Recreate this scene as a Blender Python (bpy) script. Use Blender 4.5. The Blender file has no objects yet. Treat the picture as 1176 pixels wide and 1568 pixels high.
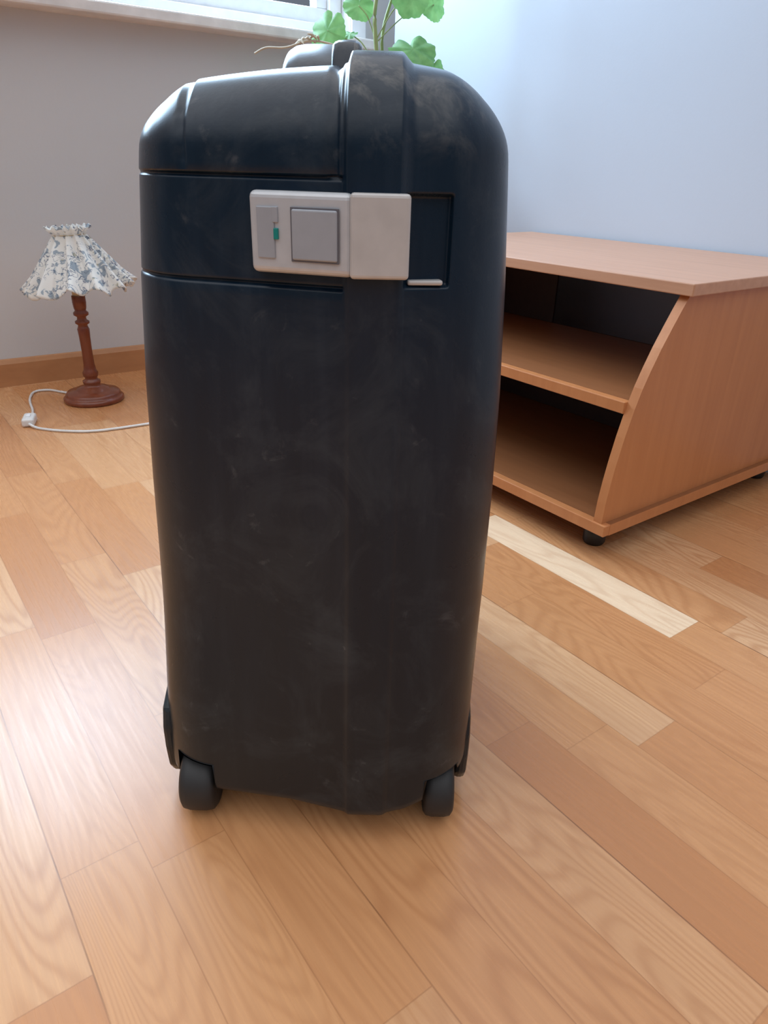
import bpy, bmesh, math, random
from mathutils import Vector, Matrix, Euler
random.seed(4)
sc=bpy.context.scene
S=0.78
try:
    sc.view_settings.view_transform='Standard'
except Exception: pass

# ---------------------------------------------------------------- helpers
def link(o,parent=None):
    bpy.context.collection.objects.link(o)
    if parent: o.parent=parent
    return o
def empty(name):
    o=bpy.data.objects.new(name,None); o.empty_display_size=.05; return link(o)
def mesh(name,vs,fs,mat=None,parent=None,smooth=False):
    me=bpy.data.meshes.new(name); me.from_pydata([tuple(v) for v in vs],[],fs); me.update()
    bm=bmesh.new(); bm.from_mesh(me); bmesh.ops.recalc_face_normals(bm,faces=bm.faces); bm.to_mesh(me); bm.free()
    if mat: me.materials.append(mat)
    if smooth:
        for p in me.polygons: p.use_smooth=True
    return link(bpy.data.objects.new(name,me),parent)
def box(name,size,M,mat,parent=None,bev=0.0,seg=2):
    bm=bmesh.new(); bmesh.ops.create_cube(bm,size=1)
    for v in bm.verts: v.co=Vector((v.co.x*size[0],v.co.y*size[1],v.co.z*size[2]))
    if bev>0: bmesh.ops.bevel(bm,geom=list(bm.edges),offset=bev,segments=seg,profile=.5,affect='EDGES')
    bm.transform(M if isinstance(M,Matrix) else Matrix.Translation(M))
    me=bpy.data.meshes.new(name); bm.to_mesh(me); bm.free()
    if mat: me.materials.append(mat)
    return link(bpy.data.objects.new(name,me),parent)
def lathe(name,prof,M,mat,parent=None,n=48,axis='Z',mod=None):
    vs=[];fs=[]
    for (r,z) in prof:
        for i in range(n):
            t=2*math.pi*i/n; rr,zz=r,z
            if mod: rr,zz=mod(r,z,t)
            vs.append(M@Vector((rr*math.cos(t),rr*math.sin(t),zz)))
    for j in range(len(prof)-1):
        for i in range(n):
            a=j*n+i;b=j*n+(i+1)%n
            fs.append((a,b,b+n,a+n))
    o=mesh(name,vs,fs,mat,parent,True); return o
def tube(name,pts,r,mat,parent=None,n=10,cap=True,radii=None):
    P=[Vector(p) for p in pts]; Q=[]; RR=[]
    for i in range(len(P)-1):
        p0=P[max(i-1,0)];p1=P[i];p2=P[i+1];p3=P[min(i+2,len(P)-1)]
        for k in range(8):
            t=k/8
            Q.append(.5*((2*p1)+(-p0+p2)*t+(2*p0-5*p1+4*p2-p3)*t*t+(-p0+3*p1-3*p2+p3)*t**3))
            RR.append((radii[i]*(1-t)+radii[i+1]*t) if radii else r)
    Q.append(P[-1]); RR.append(radii[-1] if radii else r)
    vs=[];fs=[];up=Vector((0,0,1))
    for i,q in enumerate(Q):
        d=(Q[min(i+1,len(Q)-1)]-Q[max(i-1,0)]).normalized()
        a=d.cross(up)
        if a.length<.05: a=d.cross(Vector((1,0,0)))
        a.normalize(); b=d.cross(a)
        for k in range(n):
            t=2*math.pi*k/n; vs.append(q+(a*math.cos(t)+b*math.sin(t))*RR[i])
    for i in range(len(Q)-1):
        for k in range(n):
            fs.append((i*n+k,i*n+(k+1)%n,(i+1)*n+(k+1)%n,(i+1)*n+k))
    fs.append(tuple(range(n))); fs.append(tuple(range((len(Q)-1)*n,len(Q)*n)))
    return mesh(name,vs,fs,mat,parent,True)
def extrude_poly(name,poly,off,mat,parent=None,bev=0.0,M=Matrix()):
    bm=bmesh.new(); f=bm.faces.new([bm.verts.new(p) for p in poly])
    r=bmesh.ops.extrude_face_region(bm,geom=[f])
    bmesh.ops.translate(bm,vec=off,verts=[g for g in r['geom'] if isinstance(g,bmesh.types.BMVert)])
    bmesh.ops.recalc_face_normals(bm,faces=bm.faces)
    if bev>0: bmesh.ops.bevel(bm,geom=list(bm.edges),offset=bev,segments=2,profile=.5,affect='EDGES')
    bm.transform(M)
    me=bpy.data.meshes.new(name); bm.to_mesh(me); bm.free()
    if mat: me.materials.append(mat)
    return link(bpy.data.objects.new(name,me),parent)

class NT:
    def __init__(s,name):
        s.m=bpy.data.materials.new(name); s.m.use_nodes=True; s.t=s.m.node_tree; s.n=s.t.nodes
        s.b=s.n['Principled BSDF']; s.out=s.n['Material Output']
    def N(s,ty,**k):
        n=s.n.new(ty)
        for a,v in k.items(): setattr(n,a,v)
        return n
    def L(s,a,b): s.t.links.new(a,b)
    def math(s,op,a,b=None,c=None):
        n=s.N('ShaderNodeMath',operation=op)
        for i,x in enumerate((a,b,c)):
            if x is None: continue
            if isinstance(x,(int,float)): n.inputs[i].default_value=x
            else: s.L(x,n.inputs[i])
        return n.outputs[0]
    def ramp(s,fac,stops):
        n=s.N('ShaderNodeValToRGB'); e=n.color_ramp.elements
        while len(e)<len(stops): e.new(.5)
        for i,(p,c) in enumerate(stops):
            e[i].position=p; e[i].color=(*c,1) if len(c)==3 else c
        s.L(fac,n.inputs[0]); return n.outputs[0]
    def mix(s,fac,a,b,ty='MIX'):
        n=s.N('ShaderNodeMix',data_type='RGBA',blend_type=ty)
        for sock,x in ((n.inputs[0],fac),(n.inputs[6],a),(n.inputs[7],b)):
            if isinstance(x,(int,float)): sock.default_value=x
            elif isinstance(x,tuple): sock.default_value=(*x,1)
            else: s.L(x,sock)
        return n.outputs[2]
    def noise(s,vec,scale,detail=3,rough=.5,dist=0):
        n=s.N('ShaderNodeTexNoise'); n.inputs['Scale'].default_value=scale; n.inputs['Detail'].default_value=detail
        n.inputs['Roughness'].default_value=rough; n.inputs['Distortion'].default_value=dist
        if vec is not None: s.L(vec,n.inputs['Vector'])
        return n.outputs['Fac']
    def bump(s,h,strength,dist=.01):
        n=s.N('ShaderNodeBump'); n.inputs['Strength'].default_value=strength; n.inputs['Distance'].default_value=dist
        s.L(h,n.inputs['Height']); s.L(n.outputs[0],s.b.inputs['Normal'])
    def obj(s): return s.N('ShaderNodeTexCoord').outputs['Object']
    def mapping(s,vec,scale=(1,1,1),rot=(0,0,0)):
        n=s.N('ShaderNodeMapping'); n.inputs['Scale'].default_value=scale; n.inputs['Rotation'].default_value=rot
        s.L(vec,n.inputs['Vector']); return n.outputs[0]

def simple(name,col,rough=.5,metal=0,nscale=40,var=.12,bump=0):
    t=NT(name); v=t.obj(); f=t.noise(v,nscale,4)
    d=tuple(c*(1-var) for c in col); l=tuple(min(1,c*(1+var)) for c in col)
    t.L(t.ramp(f,[(.3,d),(.7,l)]),t.b.inputs['Base Color'])
    t.b.inputs['Roughness'].default_value=rough; t.b.inputs['Metallic'].default_value=metal
    if bump: t.bump(f,bump,.002)
    return t.m

# ---------------------------------------------------------------- frame vectors
TH=math.radians(37); A=Vector((math.cos(TH),math.sin(TH),0)); B=Vector((-math.sin(TH),math.cos(TH),0))
TL=math.radians(35.5); LA=Vector((math.cos(TL),math.sin(TL),0)); LN=Vector((-math.sin(TL),math.cos(TL),0)); LC=2.627
RC=1.835
def fr(a,b,z=0): return A*a+B*b+Vector((0,0,z))
def lw(a,n,z=0): return LA*a+LN*(LC+n)+Vector((0,0,z))
def rotm(th,loc): return Matrix.Translation(loc)@Matrix.Rotation(th,4,'Z')

# ---------------------------------------------------------------- materials
PWD,PLN=.085,.50
def floor_mat():
    t=NT('parquet'); v=t.obj()
    sep=t.N('ShaderNodeSeparateXYZ'); t.L(v,sep.inputs[0]); x,y=sep.outputs[0],sep.outputs[1]
    a=t.math('ADD',t.math('MULTIPLY',x,A.x),t.math('MULTIPLY',y,A.y))
    b=t.math('ADD',t.math('MULTIPLY',x,B.x),t.math('MULTIPLY',y,B.y))
    ra=t.math('DIVIDE',t.math('SUBTRACT',a,.967),PWD)
    row=t.math('FLOOR',ra); fa=t.math('SUBTRACT',ra,row)
    wn=t.N('ShaderNodeTexWhiteNoise',noise_dimensions='1D'); t.L(row,wn.inputs['W'])
    nz=t.math('GREATER_THAN',t.math('ABSOLUTE',row),.5)
    rb=t.math('ADD',t.math('DIVIDE',t.math('SUBTRACT',b,.482),PLN),t.math('MULTIPLY',t.math('MULTIPLY',wn.outputs['Value'],7.3),nz))
    k=t.math('FLOOR',rb); fb=t.math('SUBTRACT',rb,k)
    cv=t.N('ShaderNodeCombineXYZ'); t.L(row,cv.inputs[0]); t.L(k,cv.inputs[1])
    w2=t.N('ShaderNodeTexWhiteNoise',noise_dimensions='2D'); t.L(cv.outputs[0],w2.inputs['Vector'])
    rnd=w2.outputs['Value']
    sc2=t.N('ShaderNodeSeparateColor'); t.L(w2.outputs['Color'],sc2.inputs[0])
    base=t.ramp(rnd,[(0,(.51,.205,.072)),(.3,(.58,.255,.097)),(.7,(.63,.305,.128)),(1,(.72,.42,.22))])
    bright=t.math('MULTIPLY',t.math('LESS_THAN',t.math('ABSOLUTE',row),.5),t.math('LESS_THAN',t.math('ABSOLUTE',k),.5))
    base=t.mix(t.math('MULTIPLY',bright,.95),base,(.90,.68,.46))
    gx=t.math('ADD',t.math('MULTIPLY',a,1.0),t.math('MULTIPLY',sc2.outputs[0],37.0))
    gy=t.math('ADD',b,t.math('MULTIPLY',sc2.outputs[1],53.0))
    g=t.N('ShaderNodeCombineXYZ'); t.L(gx,g.inputs[0]); t.L(gy,g.inputs[1])
    fine=t.noise(t.mapping(g.outputs[0],(190,6,1)),1,3,.6)
    cath=t.noise(t.mapping(g.outputs[0],(10,1.5,1)),1,1.5,.4,.3)
    lines=t.math('SINE',t.math('MULTIPLY',cath,150))
    lines=t.math('POWER',t.math('MULTIPLY_ADD',lines,.5,.5),2.0)
    amt=t.math('MULTIPLY',lines,t.math('MULTIPLY_ADD',sc2.outputs[2],.45,.12))
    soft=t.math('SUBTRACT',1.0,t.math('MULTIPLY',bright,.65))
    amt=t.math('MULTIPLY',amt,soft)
    col=t.mix(amt,base,(.43,.165,.055))
    col=t.mix(t.math('MULTIPLY',t.math('MULTIPLY',t.math('SUBTRACT',fine,.35),.8),soft),col,(.38,.15,.055))
    vk=t.N('ShaderNodeTexVoronoi'); vk.inputs['Scale'].default_value=2.3; t.L(t.mapping(v,(1,1,1)),vk.inputs['Vector'])
    knot=t.ramp(vk.outputs['Distance'],[(.012,(1,1,1)),(.035,(0,0,0))])
    col=t.mix(t.math('MULTIPLY',knot,.7),col,(.20,.06,.02))
    big=t.noise(v,2.2,2)
    col=t.mix(t.math('MULTIPLY',big,.15),col,(.84,.57,.36))
    ea=t.math('MULTIPLY',t.math('MINIMUM',fa,t.math('SUBTRACT',1,fa)),PWD)
    eb=t.math('MULTIPLY',t.math('MINIMUM',fb,t.math('SUBTRACT',1,fb)),PLN)
    e=t.math('MINIMUM',ea,eb)
    m3=t.math('ABSOLUTE',t.math('MODULO',t.math('ADD',row,2),3))
    gap=t.math('LESS_THAN',e,.0007)
    gn=t.noise(v,5,2)
    brd=t.math('MULTIPLY',t.math('LESS_THAN',m3,.5),t.math('LESS_THAN',t.math('MULTIPLY',fa,PWD),.0014))
    brd=t.math('MULTIPLY',brd,t.ramp(gn,[(.45,(.2,.2,.2)),(.62,(1,1,1))]))
    col=t.mix(t.math('MULTIPLY',gap,.35),col,(.28,.10,.035))
    col=t.mix(t.math('MULTIPLY',brd,.8),col,(.12,.045,.02))
    t.L(col,t.b.inputs['Base Color'])
    t.b.inputs['Specular IOR Level'].default_value=.5
    t.L(t.math('MULTIPLY_ADD',fine,.16,.20),t.b.inputs['Roughness'])
    h=t.math('SUBTRACT',t.math('MULTIPLY',fine,.15),t.math('ADD',gap,brd))
    t.bump(h,.2,.001)
    return t.m
def wood_mat(name,c1,c2,scale,rough=.35):
    t=NT(name); v=t.mapping(t.obj(),scale)
    f=t.noise(v,1,5,.6,.2); g=t.noise(t.obj(),3,2)
    col=t.ramp(f,[(.25,c1),(.75,c2)])
    col=t.mix(t.math('MULTIPLY',g,.2),col,tuple(min(1,c*1.25) for c in c2))
    t.L(col,t.b.inputs['Base Color']); t.b.inputs['Roughness'].default_value=rough
    t.bump(f,.05,.001); return t.m
def wall_mat(name,col,var=.03):
    t=NT(name); v=t.obj(); f=t.noise(v,90,5,.7); g=t.noise(v,1.5,2)
    c=t.ramp(g,[(.3,tuple(x*(1-var) for x in col)),(.7,tuple(min(1,x*(1+var)) for x in col))])
    t.L(c,t.b.inputs['Base Color']); t.b.inputs['Roughness'].default_value=.75; t.bump(f,.12,.002); return t.m
def case_mat():
    t=NT('suitcase_plastic'); v=t.obj()
    sm=t.noise(v,9,7,.68,1.2); fine=t.noise(v,420,2)
    mask=t.ramp(sm,[(.48,(0,0,0)),(.70,(1,1,1))])
    streak=t.noise(t.mapping(v,(45,45,4)),1,4,.65)
    col=t.ramp(streak,[(.3,(.0030,.0125,.0270)),(.7,(.0050,.0175,.0360))])
    zz=t.N('ShaderNodeSeparateXYZ'); t.L(v,zz.inputs[0])
    low_grey=t.math('MULTIPLY_ADD',zz.outputs[2],-1.5,.90)  # shell colour turns greyer towards the bottom
    low_grey=t.math('MINIMUM',t.math('MAXIMUM',low_grey,0.0),.80)
    col=t.mix(low_grey,col,(.013,.0155,.016))
    sfac=t.math('MULTIPLY',t.math('SUBTRACT',streak,.5),.16)
    col=t.mix(t.math('MAXIMUM',sfac,0.0),col,(.12,.125,.13))
    col=t.mix(t.math('MULTIPLY',mask,.15),col,(.12,.14,.15))
    sm3=t.noise(v,38,4,.6,.8)
    rub=t.math('MULTIPLY',t.ramp(sm3,[(.62,(0,0,0)),(.72,(1,1,1))]),mask)
    col=t.mix(t.math('MULTIPLY',rub,.25),col,(.30,.30,.30))
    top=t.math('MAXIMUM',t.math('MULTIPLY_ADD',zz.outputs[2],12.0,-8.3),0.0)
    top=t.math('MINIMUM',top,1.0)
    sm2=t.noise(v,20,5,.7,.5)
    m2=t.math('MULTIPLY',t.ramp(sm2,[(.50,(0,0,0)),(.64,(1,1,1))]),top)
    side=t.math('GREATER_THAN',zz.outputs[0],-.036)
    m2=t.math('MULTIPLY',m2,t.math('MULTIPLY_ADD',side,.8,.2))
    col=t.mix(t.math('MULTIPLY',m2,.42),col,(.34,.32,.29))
    t.L(col,t.b.inputs['Base Color'])
    t.b.inputs['Specular IOR Level'].default_value=.32
    t.L(t.math('MULTIPLY_ADD',sm,.20,.20),t.b.inputs['Roughness'])
    t.bump(fine,.06,.0008); return t.m
M_floor=floor_mat()
M_beech=wood_mat('beech_veneer',(.50,.20,.075),(.62,.28,.115),(3,3,3))
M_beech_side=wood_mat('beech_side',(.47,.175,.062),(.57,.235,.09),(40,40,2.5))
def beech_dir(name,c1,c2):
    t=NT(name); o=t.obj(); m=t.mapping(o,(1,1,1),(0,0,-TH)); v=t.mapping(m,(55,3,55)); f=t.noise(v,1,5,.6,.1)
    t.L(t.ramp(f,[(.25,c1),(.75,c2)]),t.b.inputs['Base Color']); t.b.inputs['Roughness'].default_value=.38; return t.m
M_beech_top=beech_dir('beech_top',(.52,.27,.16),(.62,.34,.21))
M_beech_shaded=beech_dir('beech_shaded',(.24,.092,.035),(.30,.12,.047))  # same beech, darkened: cabinet interior shade put into the board colour
M_base=wood_mat('baseboard_wood',(.42,.19,.08),(.52,.25,.11),(12,12,30),.4)
M_wl=wall_mat('wall_paint_grey',(.62,.615,.615)); M_wr=wall_mat('wall_blue_daylight',(.54,.59,.665))  # right wall's blue is window daylight put into its base colour
M_case=case_mat()
M_groove=simple('suitcase_trim',(.012,.014,.017),.45)
M_wheelg=simple('wheel_grey',(.020,.020,.021),.55)
M_silver=simple('latch_silver',(.56,.58,.61),.38,.3,80,.05)
M_silver2=simple('latch_satin',(.55,.54,.535),.42,.2,60,.05)
M_lgrey=simple('latch_grey',(.36,.385,.43),.4,.1,60,.04)
M_gap=simple('latch_gap',(.12,.12,.14),.5,0,60,.04)
M_green=simple('latch_green',(.0,.22,.20),.4)
M_white=simple('white_paint',(.85,.86,.88),.4,0,30,.03)
M_marble=simple('sill_stone',(.80,.76,.72),.3,0,14,.12)
M_cord=simple('cord_white',(.75,.74,.72),.4,0,30,.03)
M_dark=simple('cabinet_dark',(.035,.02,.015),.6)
M_black=simple('black_plastic',(.012,.012,.012),.4)
M_mahog=wood_mat('turned_wood',(.13,.032,.015),(.24,.065,.03),(30,30,6),.22)
M_sleeve=simple('candle_sleeve',(.62,.52,.36),.45)
M_terra=simple('terracotta',(.50,.20,.10),.8,0,50,.15,.3)
M_soil=simple('soil',(.04,.025,.015),.95,0,80,.4,.8)

# ---------------------------------------------------------------- room
fv=[fr(-3.0,-2.6),fr(RC+.02,-2.6),fr(RC+.02,3.2),fr(-3.0,3.2)]
def slab(name,pts,z0,z1,mat):
    return extrude_poly(name,[Vector((p.x,p.y,z0)) for p in pts],Vector((0,0,z1-z0)),mat)
slab('floor',fv,-.05,0,M_floor)
WA0,WA1,WZ0,WZ1=-.32,1.66,1.110,2.30; WL0,WL1=-2.6,1.93; H=2.75
vs=[];fs=[]
def addbox(a0,a1,n0,n1,z0,z1):
    i=len(vs)
    for a in(a0,a1):
        for n in(n0,n1):
            for z in(z0,z1): vs.append(lw(a,n,z))
    for f in((0,1,3,2),(4,6,7,5),(0,4,5,1),(2,3,7,6),(0,2,6,4),(1,5,7,3)): fs.append(tuple(i+q for q in f))
addbox(WL0,WA0,0,.22,0,H);addbox(WA1,WL1,0,.22,0,H);addbox(WA0,WA1,0,.22,0,WZ0);addbox(WA0,WA1,0,.22,WZ1,H)
mesh('wall_left',vs,fs,M_wl)
w=extrude_poly('wall_right',[fr(RC,-2.6),fr(RC,2.45),fr(RC+.15,2.45),fr(RC+.15,-2.6)],Vector((0,0,H)),M_wr)
def bb(name,p0,p1,nrm):
    prof=[(0,0),(.016,0),(.016,.075),(.010,.088),(0,.090)]
    poly=[p0+nrm*a+Vector((0,0,z)) for a,z in prof]
    extrude_poly(name,poly,p1-p0,M_base)
bb('baseboard_left',lw(WL0,0),lw(1.85,0),-LN)
bb('baseboard_right',fr(RC,1.70),fr(RC,2.40),-A)
win=empty('window_1')
def wbox(n,a0,a1,n0,n1,z0,z1,m,b=.004):
    c=lw((a0+a1)/2,(n0+n1)/2,(z0+z1)/2); box(n,(a1-a0,n1-n0,z1-z0),rotm(TL,c),m,win,b)
wbox('sill',WA0-.07,1.735,-.085,.10,WZ0-.028,WZ0+.006,M_marble,.006)
F0=WZ0+.006
wbox('frame_bottom',WA0,WA1,.06,.15,F0,F0+.05,M_white);wbox('frame_top',WA0,WA1,.06,.15,WZ1-.05,WZ1,M_white)
WM=(WA0+WA1)/2
for i,(a0,a1) in enumerate(((WA0,WA0+.05),(WA1-.05,WA1),(WM-.025,WM+.025))): wbox('frame_post_%d'%i,a0,a1,.06,.15,F0+.05,WZ1-.05,M_white)
for i,(a0,a1) in enumerate(((WA0+.05,WM-.025),(WM+.025,WA1-.05))):
    wbox('sash_b%d'%i,a0,a1,.08,.13,F0+.05,F0+.10,M_white);wbox('sash_t%d'%i,a0,a1,.08,.13,WZ1-.1,WZ1-.05,M_white)
    wbox('sash_l%d'%i,a0,a0+.045,.08,.13,F0+.10,WZ1-.1,M_white);wbox('sash_r%d'%i,a1-.045,a1,.08,.13,F0+.10,WZ1-.1,M_white)
wbox('casing_r',WA1,WA1+.06,-.015,0,F0,WZ1+.07,M_white,.003);wbox('casing_l',WA0-.07,WA0,-.015,0,F0,WZ1+.07,M_white,.003)
wbox('casing_t',WA0,WA1,-.015,0,WZ1,WZ1+.07,M_white,.003)

# ---------------------------------------------------------------- TV cabinet
cab=empty('tv_cabinet')
b0=.725;b1=1.66;AB=1.825
def cbox(n,a0,a1,bb0,bb1,z0,z1,m,bev=.0015):
    box(n,(a1-a0,bb1-bb0,z1-z0),rotm(TH,fr((a0+a1)/2,(bb0+bb1)/2,(z0+z1)/2)),m,cab,bev)
cbox('top_board',1.208,AB,b0-.014,b1+.014,.500,.522,M_beech_top,.002)
cbox('bottom_board',1.093,AB,b0-.012,b1+.012,.0552,.0778,M_beech_shaded,.000)
cbox('bottom_lit_edge_band',1.073,1.0932,b0-.012,b1+.012,.055,.078,M_beech_side,.0015)  # lighter front strip, overhead light on the board front painted in
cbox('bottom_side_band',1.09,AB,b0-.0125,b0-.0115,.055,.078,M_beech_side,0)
cbox('middle_shelf',1.132,1.585,b0+.019,b1-.019,.291,.313,M_beech_shaded,0)
cbox('middle_lit_edge_band',1.112,1.132,b0+.019,b1-.019,.2908,.3132,M_beech_side)  # edge strip left light, so the shelf front looks lit by its colour
curve=[(.078,1.078),(.12,1.080),(.16,1.085),(.20,1.092),(.25,1.103),(.304,1.118),(.34,1.131),(.374,1.147),(.41,1.166),(.444,1.187),(.475,1.207),(.50,1.224)]
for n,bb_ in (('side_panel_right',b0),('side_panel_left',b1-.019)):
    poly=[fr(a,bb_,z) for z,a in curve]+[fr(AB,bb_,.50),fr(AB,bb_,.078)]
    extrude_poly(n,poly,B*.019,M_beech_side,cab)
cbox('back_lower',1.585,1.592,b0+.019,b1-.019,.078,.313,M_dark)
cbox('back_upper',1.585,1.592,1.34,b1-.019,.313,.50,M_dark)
for i,(a,b) in enumerate(((1.125,b0+.05),(1.125,b1-.05),(1.77,b0+.05),(1.77,b1-.05))):
    lathe('caster_%d'%i,[(.0,.0),(.020,.0),(.023,.006),(.023,.034),(.018,.042),(.018,.055),(0,.055)],Matrix.Translation(fr(a+.01,b,0)),M_black,cab,24)

# ---------------------------------------------------------------- suitcase
case=empty('suitcase')
XL0,XR0=-.25,.108; ZB,ZT=.034,.764; YF,YB=.570,1.08; XB=-.013
BL,BR=-.036,.010
def interp(z,tab):
    if z<=tab[0][0]: return tab[0][1]
    for (z0,v0),(z1,v1) in zip(tab,tab[1:]):
        if z<=z1:
            t=(z-z0)/(z1-z0); return v0+(v1-v0)*t
    return tab[-1][1]
TL_=[(.05,-.248),(.15,-.2475),(.29,-.2445),(.4,-.240),(.5,-.2345),(.6,-.226),(.68,-.217),(.76,-.206)]
TR_=[(.05,.104),(.2,.107),(.29,.109),(.4,.109),(.5,.107),(.6,.102),(.68,.096),(.76,.089)]
def sstep(a,b,x):
    t=max(0,min(1,(x-a)/(b-a))); return t*t*(3-2*t)
def strip(x,c,w,e):
    return 1-sstep(w,w+e,abs(x-c))
WL=(-.229,-.183); WR=(.052,.092)
def case_map(p):
    x,y,z=p; r=.063; rb=.022
    yc=(YF+YB)/2
    ix=min(max(x,XL0+r),XR0-r); iy=min(max(y,YF+r),YB-r)
    iz=min(max(z,ZB+rb),ZT-r)
    dx,dy,dz=x-ix,y-iy,z-iz
    sz = 1 if z>.4 else r/rb
    d=Vector((dx,dy,dz*sz)); n=d.normalized() if d.length>0 else Vector((0,0,1))
    q=Vector((ix+n.x*r,iy+n.y*r,iz+n.z*(r if z>.4 else rb)))
    X,Y,Z=q
    if X<XB: X=XB+(X-XB)*(XB-interp(Z,TL_))/(XB-XL0)
    else: X=XB+(X-XB)*(interp(Z,TR_)-XB)/(XR0-XB)
    dist=max(0,BL-X,X-BR)
    k=(.27 if X<BL else .30)*(1-.5*sstep(.30,.05,Z))
    Y=yc+(Y-yc)*(1-k*dist/((YB-YF)/2))
    Y=yc+(Y-yc)*(1+.012/((YB-YF)/2)*sstep(.35,.05,Z))
    up=sstep(.692,.762,Z)
    Z+= .010*(1-min(1,(dist/.15))**2)*up
    if X>BR: Z-=.13*min(dist,.06)*up
    else: Z-=(.0025*sstep(0,.01,dist)+.045*min(dist,.12))*up
    if up>0:
        de=min(Y-YF,YB-Y); Z-=.015*(1-sstep(.01,.17,de))*up
    if Z<.12: Z-= .008*(1-min(1,(dist/.06)))*sstep(.12,.05,Z)
    if Z<.10 and X>.03: Z+=.35*(X-.03)*sstep(.10,.05,Z)
    lowf=sstep(.55,.69,Z)
    amp=.0034+.0044*lowf
    if X<(BL+BR)/2: out=amp*sstep(BL-.001,BL+.003+.003*(1-lowf),X)
    else: out=amp*(1-sstep(BR-.006,BR+.004,X))
    if X<BL-.001:
        out-=.0032*strip(Z,.6835,.0009,.0014)
        out-=.0032*strip(Z,.6045,.0009,.0014)
        if .604<Z<.6835: out-=.0014
        if Z>.6835:
            out-=.003*strip(X,-.0435,.002,.003)
            out-=.0022*strip(X,-.163,.0012,.003)*sstep(.688,.692,Z)
    if BR<X<.062 and n.y<-.3:
        out-=.007*sstep(.606,.609,Z)*(1-sstep(.672,.675,Z))*(1-sstep(.044,.047,X))
    if (abs(n.y)+abs(n.z))>.2: q=Vector((X,Y,Z))+Vector((0,n.y,n.z)).normalized()*out
    else: q=Vector((X,Y,Z))+n*min(out,0)
    if (WL[0]<q.x<WL[1] or WR[0]<q.x<WR[1]) and (q.y<.690 or q.y>.960): q.z=max(q.z,.086)
    return q
def samp(lo,hi,step,feats=()):
    s=set(round(lo+(hi-lo)*i/round((hi-lo)/step),5) for i in range(round((hi-lo)/step)+1))
    for f in feats:
        for d in(-.003,-.002,-.001,0,.001,.002,.003): s.add(round(f+d,5))
    s=sorted(s); o=[s[0]]
    for v in s[1:]:
        if v-o[-1]>.0006: o.append(v)
    if o[-1]!=hi: o[-1]=hi
    return o
xs=samp(XL0,XR0,.005,(BL,BR,-.0435,-.185,-.188,.046,WL[0],WL[1],WR[0],WR[1]))
zs=samp(ZB,ZT,.0065,(.6045,.6835,.608,.6735,.086))
ys=samp(YF,YB,.006,(.690,.960))
vmap={};V=[];Fc=[]
def vid(p):
    k=(round(p[0],5),round(p[1],5),round(p[2],5))
    if k not in vmap: vmap[k]=len(V); V.append(case_map(p))
    return vmap[k]
def gridf(U,W,fn):
    for i in range(len(U)-1):
        for j in range(len(W)-1):
            Fc.append((vid(fn(U[i],W[j])),vid(fn(U[i+1],W[j])),vid(fn(U[i+1],W[j+1])),vid(fn(U[i],W[j+1]))))
gridf(xs,zs,lambda u,w:(u,YF,w));gridf(xs,zs,lambda u,w:(u,YB,w))
gridf(ys,zs,lambda u,w:(XL0,u,w));gridf(ys,zs,lambda u,w:(XR0,u,w))
gridf(xs,ys,lambda u,w:(u,w,ZT));gridf(xs,ys,lambda u,w:(u,w,ZB))
mesh('shell',V,Fc,M_case,case,True)
def front_y(x,z):
    return case_map((XB+(x-XB)*((XB-XL0)/(XB-interp(z,TL_)) if x<XB else (XR0-XB)/(interp(z,TR_)-XB)),YF,z)).y
zc=(.6155+.6735)/2; hz=.0585
def plate(n,x0,x1,z0,z1,lift,th,mat,bev,seg=3,yy=None):
    ya,yb=(front_y(x0,zc)-lift,front_y(x1,zc)-lift) if yy is None else yy
    c=Vector(((x0+x1)/2,(ya+yb)/2,(z0+z1)/2)); ang=math.atan2(yb-ya,x1-x0); L=math.hypot(x1-x0,yb-ya)
    return box(n,(L,th,z1-z0),Matrix.Translation(c)@Matrix.Rotation(ang,4,'Z'),mat,case,bev,seg)
yl=front_y(-.108,zc)-.006; yr=front_y(-.030,zc)-.003
yl2=lambda x:yl+(yr-yl)*(x+.108)/(.078)
plate('latch_plate',-.108,-.0285,.615,.674,0,.012,M_silver,.005,4,(yl,yr+.001))
plate('latch_hasp',-.031,.0135,.6145,.6745,0,.011,M_silver2,.003,3,(yr-.001,yr+.002))
plate('latch_lip',.0125,.0405,.6085,.6125,0,.012,M_silver2,.0015,2,(front_y(.03,zc)-.004,front_y(.04,zc)-.002))
o=-.0064
plate('lock_window',-.103,-.089,.626,.663,0,.002,M_lgrey,.0008,2,(yl2(-.103)+o,yl2(-.089)+o))
plate('lock_slot',-.0895,-.086,.640,.648,0,.003,M_green,.0005,2,(yl2(-.0895)+o,yl2(-.086)+o))
plate('lock_slot_upper',-.0905,-.086,.652,.663,0,.0025,M_lgrey,.0005,2,(yl2(-.0905)+o,yl2(-.086)+o))
plate('button_gap',-.0762,-.0388,.6247,.6633,0,.001,M_gap,.0004,2,(yl2(-.0765)+o,yl2(-.0385)+o))
plate('push_button',-.075,-.040,.626,.662,0,.004,M_lgrey,.0015,3,(yl2(-.075)+o,yl2(-.040)+o))
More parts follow.
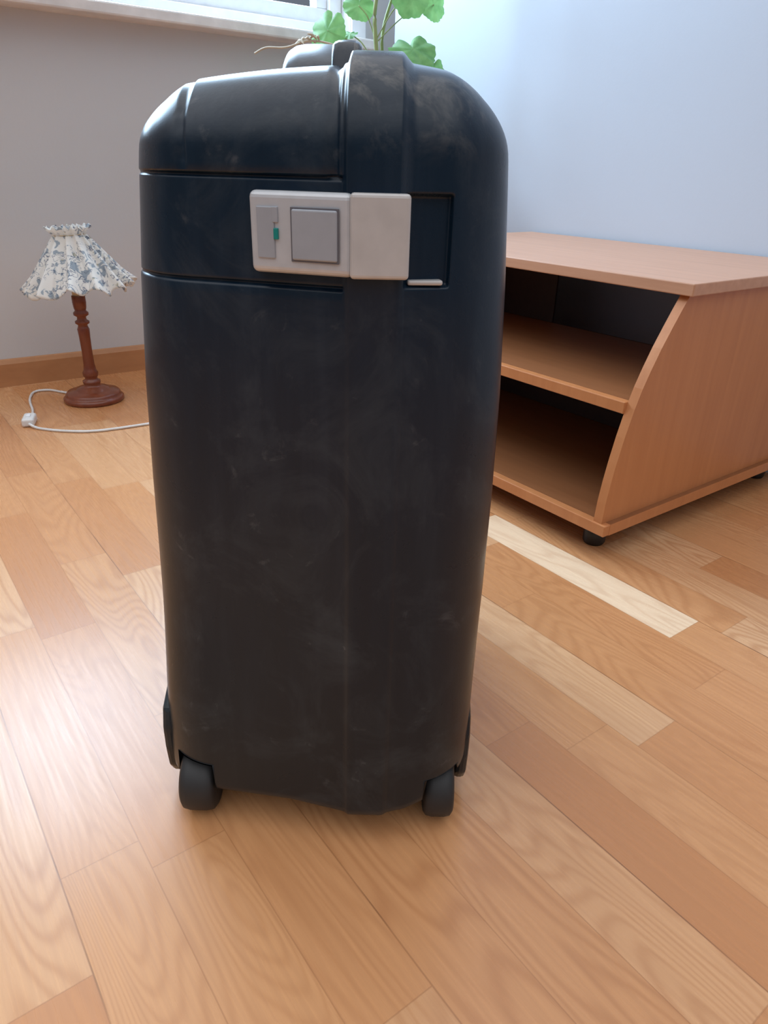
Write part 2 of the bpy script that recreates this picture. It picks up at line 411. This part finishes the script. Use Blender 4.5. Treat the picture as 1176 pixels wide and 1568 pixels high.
def sweep(name,path,w,h,mat,parent,n=16,p=3.0):
    vs=[];fs=[];N_=len(path)
    for i,q in enumerate(path):
        q=Vector(q); d=(Vector(path[min(i+1,N_-1)])-Vector(path[max(i-1,0)])).normalized()
        sx=Vector((1,0,0)); up=d.cross(sx)*-1; up.normalize()
        for k in range(n):
            t=2*math.pi*k/n; c,s=math.cos(t),math.sin(t)
            cx=math.copysign(abs(c)**(2/p),c)*w/2; cy=math.copysign(abs(s)**(2/p),s)*h/2
            vs.append(q+sx*cx+up*cy)
    for i in range(N_-1):
        for k in range(n): fs.append((i*n+k,i*n+(k+1)%n,(i+1)*n+(k+1)%n,(i+1)*n+k))
    fs.append(tuple(range(n)));fs.append(tuple(range((N_-1)*n,N_*n)))
    return mesh(name,vs,fs,mat,parent,True)
path=[(-.070,.70+.26*i/24,.744+.044*(math.sin(math.pi*i/24)**.55)) for i in range(25)]
sweep('carry_handle',path,.060,.020,M_case,case)
for i,y in enumerate((.705,.955)):
    box('handle_mount_%d'%i,(.074,.05,.020),Vector((-.066,y,.753)),M_case,case,.009,4)
path=[(-.042,.690+.04*i/10,.748+.032*math.sin(math.pi*i/10)) for i in range(11)]
sweep('handle_hinge',path,.026,.016,M_case,case)
def wheel(n,x,y,w,r,mat):
    prof=[(0,-w/2),(r*.55,-w/2),(r*.62,-w/2+.002),(r*.85,-w/2),(r*.96,-w/2+.003),(r,-w/2+.010),(r,w/2-.010),(r*.96,w/2-.003),(r*.85,w/2),(0,w/2)]
    M=Matrix.Translation((x,y,r))@Matrix.Rotation(math.pi/2,4,'Y')
    lathe(n,prof,M,mat,case,36)
k=0
for y in (.611,1.039):
    s=1 if y<.8 else -1
    wheel('wheel_%d'%k,-.206,y,.039,.039,M_wheelg);k+=1
    wheel('wheel_%d'%k,.072,y,.034,.039,M_wheelg);k+=1
    for xx,nm,th in ((-.2505,'l',.014),(.0935,'r',.014)):
        pr=[(.016,.125),(.008,.10),(.008,.07),(.012,.04),(.024,.020),(.045,.020),(.065,.045),(.085,.09),(.085,.125),(.05,.145)]
        poly=[Vector((xx,y+s*a,z)) for a,z in pr]
        extrude_poly('wheel_housing_%s%d'%(nm,k),poly,Vector((th,0,0)),M_case,case,.005)
    for xx,nm in ((-.206,'l'),(.072,'r')):
        box('wheel_fork_%s%d'%(nm,k),(.030,.03,.06),Vector((xx,y+s*.040,.066)),M_groove,case,.004)
        
# ---------------------------------------------------------------- table lamp
lamp=empty('table_lamp'); LP=Vector((-.942,2.183,0)); LM=Matrix.Translation(LP)
lathe('base',[(0,0),(.088,0),(.0915,.004),(.0915,.012),(.086,.017),(.083,.018),(.083,.024),(.078,.030),(.060,.034),(.050,.037),(.047,.042),(.030,.046),(.024,.052),(.027,.058),(.027,.064),(.020,.068),(.018,.073),(.023,.080),(.0235,.090),(.019,.098),(.0165,.115),(.0155,.16),(.0165,.20),(.018,.225),(.015,.232),(.0135,.238),(.021,.243),(.021,.249),(.014,.254),(.013,.262),(.022,.268),(.022,.275),(.016,.281),(.0185,.29),(.0200,.305),(.0195,.325),(0,.326)],LM,M_mahog,lamp,48)
lathe('socket_sleeve',[(0,.324),(.0165,.324),(.0165,.385),(.013,.388),(.0,.388)],LM,M_sleeve,lamp,32)
lathe('bulb',[(0,.386),(.010,.388),(.014,.40),(.020,.42),(.022,.435),(.018,.45),(.010,.458),(0,.46)],LM,M_white,lamp,24)
def shade_mat():
    t=NT('floral_fabric'); v=t.obj()
    n1=t.noise(v,30,2,.5,1.6); n2=t.noise(t.mapping(v,(1,1,1),(1,.5,2)),26,2,.5,2.0); n3=t.noise(v,13,2)
    cream=(.93,.92,.88)
    m1=t.ramp(n1,[(.58,(0,0,0)),(.60,(1,1,1))]); m2=t.ramp(n2,[(.53,(0,0,0)),(.545,(1,1,1)),(.565,(1,1,1)),(.58,(0,0,0))])
    reg=t.ramp(n3,[(.40,(0,0,0)),(.48,(1,1,1))])
    col=t.mix(t.math('MULTIPLY',m1,.75),cream,(.27,.36,.45))
    ln=t.math('MULTIPLY',t.math('MULTIPLY',m2,.85),reg)
    col=t.mix(ln,col,(.08,.12,.22))
    vo=t.N('ShaderNodeTexVoronoi'); vo.inputs['Scale'].default_value=26; t.L(v,vo.inputs['Vector'])
    pk=t.math('MULTIPLY',t.math('LESS_THAN',vo.outputs['Distance'],.15),t.math('GREATER_THAN',n1,.5))
    col=t.mix(t.math('MULTIPLY',pk,.6),col,(.50,.46,.30))
    t.L(col,t.b.inputs['Base Color']); t.b.inputs['Roughness'].default_value=.9
    tr=t.N('ShaderNodeBsdfTranslucent'); t.L(col,tr.inputs[0]); mx=t.N('ShaderNodeMixShader'); mx.inputs[0].default_value=.4
    t.L(t.b.outputs[0],mx.inputs[1]);t.L(tr.outputs[0],mx.inputs[2]);t.L(mx.outputs[0],t.out.inputs[0])
    return t.m
M_shade=shade_mat()
def smod(r,z,t):
    f=max(0,(.50-z)/.15)
    tt=t+.10*math.sin(3*t+1)+.06*math.sin(5*t)
    w=math.sin(13*tt); w=math.copysign(abs(w)**.6,w)
    w2=math.sin(26*tt)*.3
    amp=.0025+.012*f**1.1
    if z>.503: amp=.006
    hem=(.009*math.sin(13*tt+1.2)+.006*math.sin(4*t+.5))*max(0,f-.7)/.3 if f>.7 else 0
    return r+amp*(w+w2), z+hem+(.005*math.sin(23*t) if z>.51 else 0)
sp=[(.058,.518),(.051,.510),(.045,.500),(.045,.496)]+[(.047+(.149-.047)*(i/22)**.97,.494-(.494-.346)*(i/22)**.95) for i in range(23)]
SM_=Matrix.Translation(LP)@Matrix.Translation((.004,0,.45))@Matrix.Rotation(math.radians(-4),4,'Y')@Matrix.Translation((.002,0,-.45))
sh=lathe('shade',sp,SM_,M_shade,lamp,360,mod=smod)
md=sh.modifiers.new('th','SOLIDIFY'); md.thickness=.0012
ring=[SM_@Vector((.045*math.cos(a*math.pi/8),.045*math.sin(a*math.pi/8),.497)) for a in range(17)]
tube('shade_ring',ring,.0015,M_sleeve,lamp,6)
for i in range(3):
    a=i*2.094; tube('spoke_%d'%i,[SM_@Vector((.012*math.cos(a),.012*math.sin(a),.386)),SM_@Vector((.033*math.cos(a),.033*math.sin(a),.43)),SM_@Vector((.045*math.cos(a),.045*math.sin(a),.497))],.0012,M_sleeve,lamp,6)
cord=[(-1.025,2.215,.008),(-1.075,2.245,.004),(-1.125,2.262,.004),(-1.160,2.235,.004),(-1.135,2.15,.004),(-1.075,2.04,.004),(-1.045,1.965,.010)]
tube('cord_a',cord,.0038,M_cord,lamp,8)
cord=[(-1.022,1.905,.010),(-.985,1.888,.004),(-.90,1.872,.004),(-.8175,1.882,.004),(-.7085,1.945,.004),(-.60,2.02,.004),(-.50,2.15,.004),(-.46,2.30,.004)]
tube('cord_b',cord,.0038,M_cord,lamp,8)
box('cord_switch',(.034,.066,.024),rotm(math.radians(18),Vector((-1.035,1.935,.0125))),M_cord,lamp,.007,4)
box('cord_switch_rocker',(.012,.022,.006),rotm(math.radians(18),Vector((-1.035,1.935,.0255))),M_white,lamp,.002,3)
box('plug',(.045,.03,.02),rotm(math.radians(70),Vector((-.455,2.325,.0105))),M_cord,lamp,.006,3)

# ---------------------------------------------------------------- geranium on stand
def leafmat():
    t=NT('geranium_leaf'); v=t.obj(); f=t.noise(v,40,3)
    col=t.ramp(f,[(.3,(.11,.30,.08)),(.7,(.22,.46,.15))])
    t.L(col,t.b.inputs['Base Color']); t.b.inputs['Roughness'].default_value=.5
    tr=t.N('ShaderNodeBsdfTranslucent'); t.L(t.mix(.4,col,(.38,.68,.25)),tr.inputs[0]); mx=t.N('ShaderNodeMixShader'); mx.inputs[0].default_value=.35
    t.L(t.b.outputs[0],mx.inputs[1]);t.L(tr.outputs[0],mx.inputs[2]);t.L(mx.outputs[0],t.out.inputs[0])
    return t.m
M_leaf=leafmat(); M_stem=simple('geranium_stem',(.30,.38,.16),.6); M_dry=simple('dry_stalk',(.62,.56,.45),.8)
pl=empty('potted_geranium'); PP=Vector((-.06,2.50,0))
def leaf(n,c,nrm,R,roll=0):
    nrm=Vector(nrm).normalized(); ax=nrm.cross(Vector((0,0,1)))
    if ax.length<.1: ax=Vector((1,0,0))
    ax.normalize(); ay=nrm.cross(ax).normalized()
    vs=[];fs=[];NA=84;NR=7; sd=random.random()*6
    for j in range(NR+1):
        for i in range(NA):
            t=2*math.pi*i/NA-math.pi
            lob=.93+.05*abs(math.cos(3.5*t))**.8+.02*math.cos(21*t)
            notch=1-.40*math.exp(-((math.pi-abs(t))/.16)**2)
            rr=R*lob*notch*j/NR; q=j/NR
            h=R*(.06*q*math.sin(3.5*t*2+sd)*q+.12*q*q*math.cos(t*2+sd)-.12*q*q)
            a=t+roll
            vs.append(Vector(c)+ax*rr*math.cos(a)+ay*rr*math.sin(a)+nrm*h)
    for j in range(NR):
        for i in range(NA):
            k=(i+1)%NA
            fs.append((j*NA+i,j*NA+k,(j+1)*NA+k,(j+1)*NA+i))
    o=mesh(n,vs,fs,M_leaf,pl,True)
    bm=bmesh.new(); bm.from_mesh(o.data); bmesh.ops.remove_doubles(bm,verts=bm.verts,dist=1e-5); bm.to_mesh(o.data); bm.free()
def pw(u,v,dy=0):
    return PP+Vector(((u-577)*.00195,dy,1.035+(60-v)*.0022))
tube('stem_main',[PP+Vector((.01,0,.76)),PP+Vector((.012,.01,.88)),PP+Vector((.0,0,1.0)),PP+Vector((-.008,0,1.1)),PP+Vector((.004,.01,1.2)),PP+Vector((.0,0,1.33))],.006,M_stem,pl,8,radii=[.009,.0085,.007,.006,.0055,.003])
tube('stem_side',[PP+Vector((.0,.02,.76)),PP+Vector((.03,.04,.9)),PP+Vector((.015,.03,1.05)),PP+Vector((.06,.03,1.2)),PP+Vector((.07,.02,1.3))],.005,M_stem,pl,8,radii=[.008,.006,.005,.004,.003])
LV=[(501,50,54,(-.4,-1,.35),.0),(548,20,44,(.1,-1,.6),.02),(534,50,24,(-.2,-.6,1),.05),(626,12,52,(.2,-1,.4),-.02),(662,16,42,(.6,-1,.2),.03),(632,70,68,(.1,-.6,.8),-.02),(665,92,40,(.5,-1,.5),.0),(601,72,26,(-.2,-.5,1),.04),(520,-30,56,(-.3,-1,.3),.03),(585,-50,56,(0,-1,.5),.0),(640,-45,56,(.4,-.8,.6),.05),(560,-90,52,(-.2,-.8,.8),.02),(610,-105,52,(.3,-.7,.9),.0),(690,-40,42,(.6,-.8,.5),.07),(560,110,50,(-.3,-.9,.7),.03),(610,130,56,(.4,-.8,.6),-.04),(535,150,50,(-.6,-.7,.6),.0)]
for i,(u,v,d,nm,dy) in enumerate(LV):
    c=pw(u,v,dy); R=d*.00195*.56
    leaf('leaf_%d'%i,c,nm,R,random.uniform(-.6,.6)+math.pi/2)
    s=PP+Vector((0,0,max(.8,c.z-.10))); 
    tube('petiole_%d'%i,[s,s.lerp(c,.5)+Vector((0,0,.02)),c],.0018,M_stem,pl,6)
dz=[pw(575,90,0),pw(530,72,-.02),pw(480,64,-.03),pw(440,73,-.04),pw(410,74,-.04),pw(392,81,-.04)]
tube('dry_stalk',dz,.003,M_dry,pl,6)
for i in range(9):
    c=pw(452+random.uniform(0,38),66+random.uniform(-5,6),-.03); e=c+Vector((random.uniform(-.03,.03),random.uniform(-.02,.02),random.uniform(-.012,.018)))
    tube('dry_bloom_%d'%i,[c,(c+e)/2+Vector((0,0,.004)),e],.003,M_dry,pl,6,radii=[.002,.0045,.0012])
lathe('pot',[(0,.622),(.062,.622),(.066,.626),(.088,.755),(.096,.757),(.098,.762),(.099,.79),(.096,.795),(.089,.795),(.086,.765),(0,.765)],Matrix.Translation(PP),M_terra,pl,48)
lathe('soil',[(0,.774),(.05,.775),(.087,.768)],Matrix.Translation(PP),M_soil,pl,48)
st=empty('plant_stand')
lathe('stand_top',[(0,.595),(.15,.595),(.156,.600),(.156,.615),(.15,.621),(0,.621)],Matrix.Translation(PP),M_beech,st,48)
for i in range(4):
    a=math.pi/4+i*math.pi/2; d=Vector((math.cos(a),math.sin(a),0))
    tube('leg_%d'%i,[PP+d*.10+Vector((0,0,.598)),PP+d*.12+Vector((0,0,.3)),PP+d*.145+Vector((0,0,.008))],.012,M_beech,st,12,radii=[.017,.014,.010])
ring=[PP+Vector((.115*math.cos(a*math.pi/8),.115*math.sin(a*math.pi/8),.26)) for a in range(17)]
tube('stretcher_ring',ring,.006,M_beech,st,8)

# ---------------------------------------------------------------- light
def area(name,loc,target,sx,sy,power,col):
    l=bpy.data.lights.new(name,'AREA'); l.shape='RECTANGLE'; l.size=sx; l.size_y=sy; l.energy=power; l.color=col
    o=bpy.data.objects.new(name,l); link(o); o.location=loc
    d=(Vector(target)-Vector(loc)); o.rotation_euler=d.to_track_quat('-Z','Y').to_euler(); return o
wc=lw((WA0+WA1)/2,.45,1.85)
area('daylight_window',wc,wc-LN*1.0-Vector((0,0,.18)),2.4,1.6,215,(.55,.77,1.0))
W=bpy.data.worlds.new('sky'); sc.world=W; W.use_nodes=True; wt=W.node_tree
bg=wt.nodes['Background']; tc=wt.nodes.new('ShaderNodeTexCoord'); sp_=wt.nodes.new('ShaderNodeSeparateXYZ'); rp=wt.nodes.new('ShaderNodeValToRGB')
wt.links.new(tc.outputs['Generated'],sp_.inputs[0]); wt.links.new(sp_.outputs[2],rp.inputs[0]); wt.links.new(rp.outputs[0],bg.inputs[0])
e=rp.color_ramp.elements; e[0].position=.25; e[0].color=(.09,.105,.13,1); e[1].position=.80; e[1].color=(.97,.97,.99,1)
bg.inputs[1].default_value=1.58

# ---------------------------------------------------------------- camera
p=math.radians(25.98); ro=math.radians(1.59)
Fv=Vector((0,math.cos(p),-math.sin(p)));Uv=Vector((0,math.sin(p),math.cos(p)));Rv=Vector((1,0,0))
R2=Rv*math.cos(ro)+Uv*math.sin(ro);U2=-Rv*math.sin(ro)+Uv*math.cos(ro)
cd=bpy.data.cameras.new('camera'); cd.sensor_fit='VERTICAL'; cd.sensor_height=36; cd.lens=1076/1568*36; cd.clip_start=.02
co=bpy.data.objects.new('camera',cd); link(co)
m=Matrix((R2,U2,-Fv)).transposed().to_4x4(); m.translation=Vector((0,0,.69)); co.matrix_world=m
sc.camera=co
for o in list(bpy.data.objects):
    if o.parent is None:
        if o.type=='CAMERA': o.location=o.location*S
        elif o.type=='LIGHT':
            o.location=o.location*S; o.data.size*=S; o.data.size_y*=S; o.data.energy*=S*S
        else: o.scale=(S,S,S)
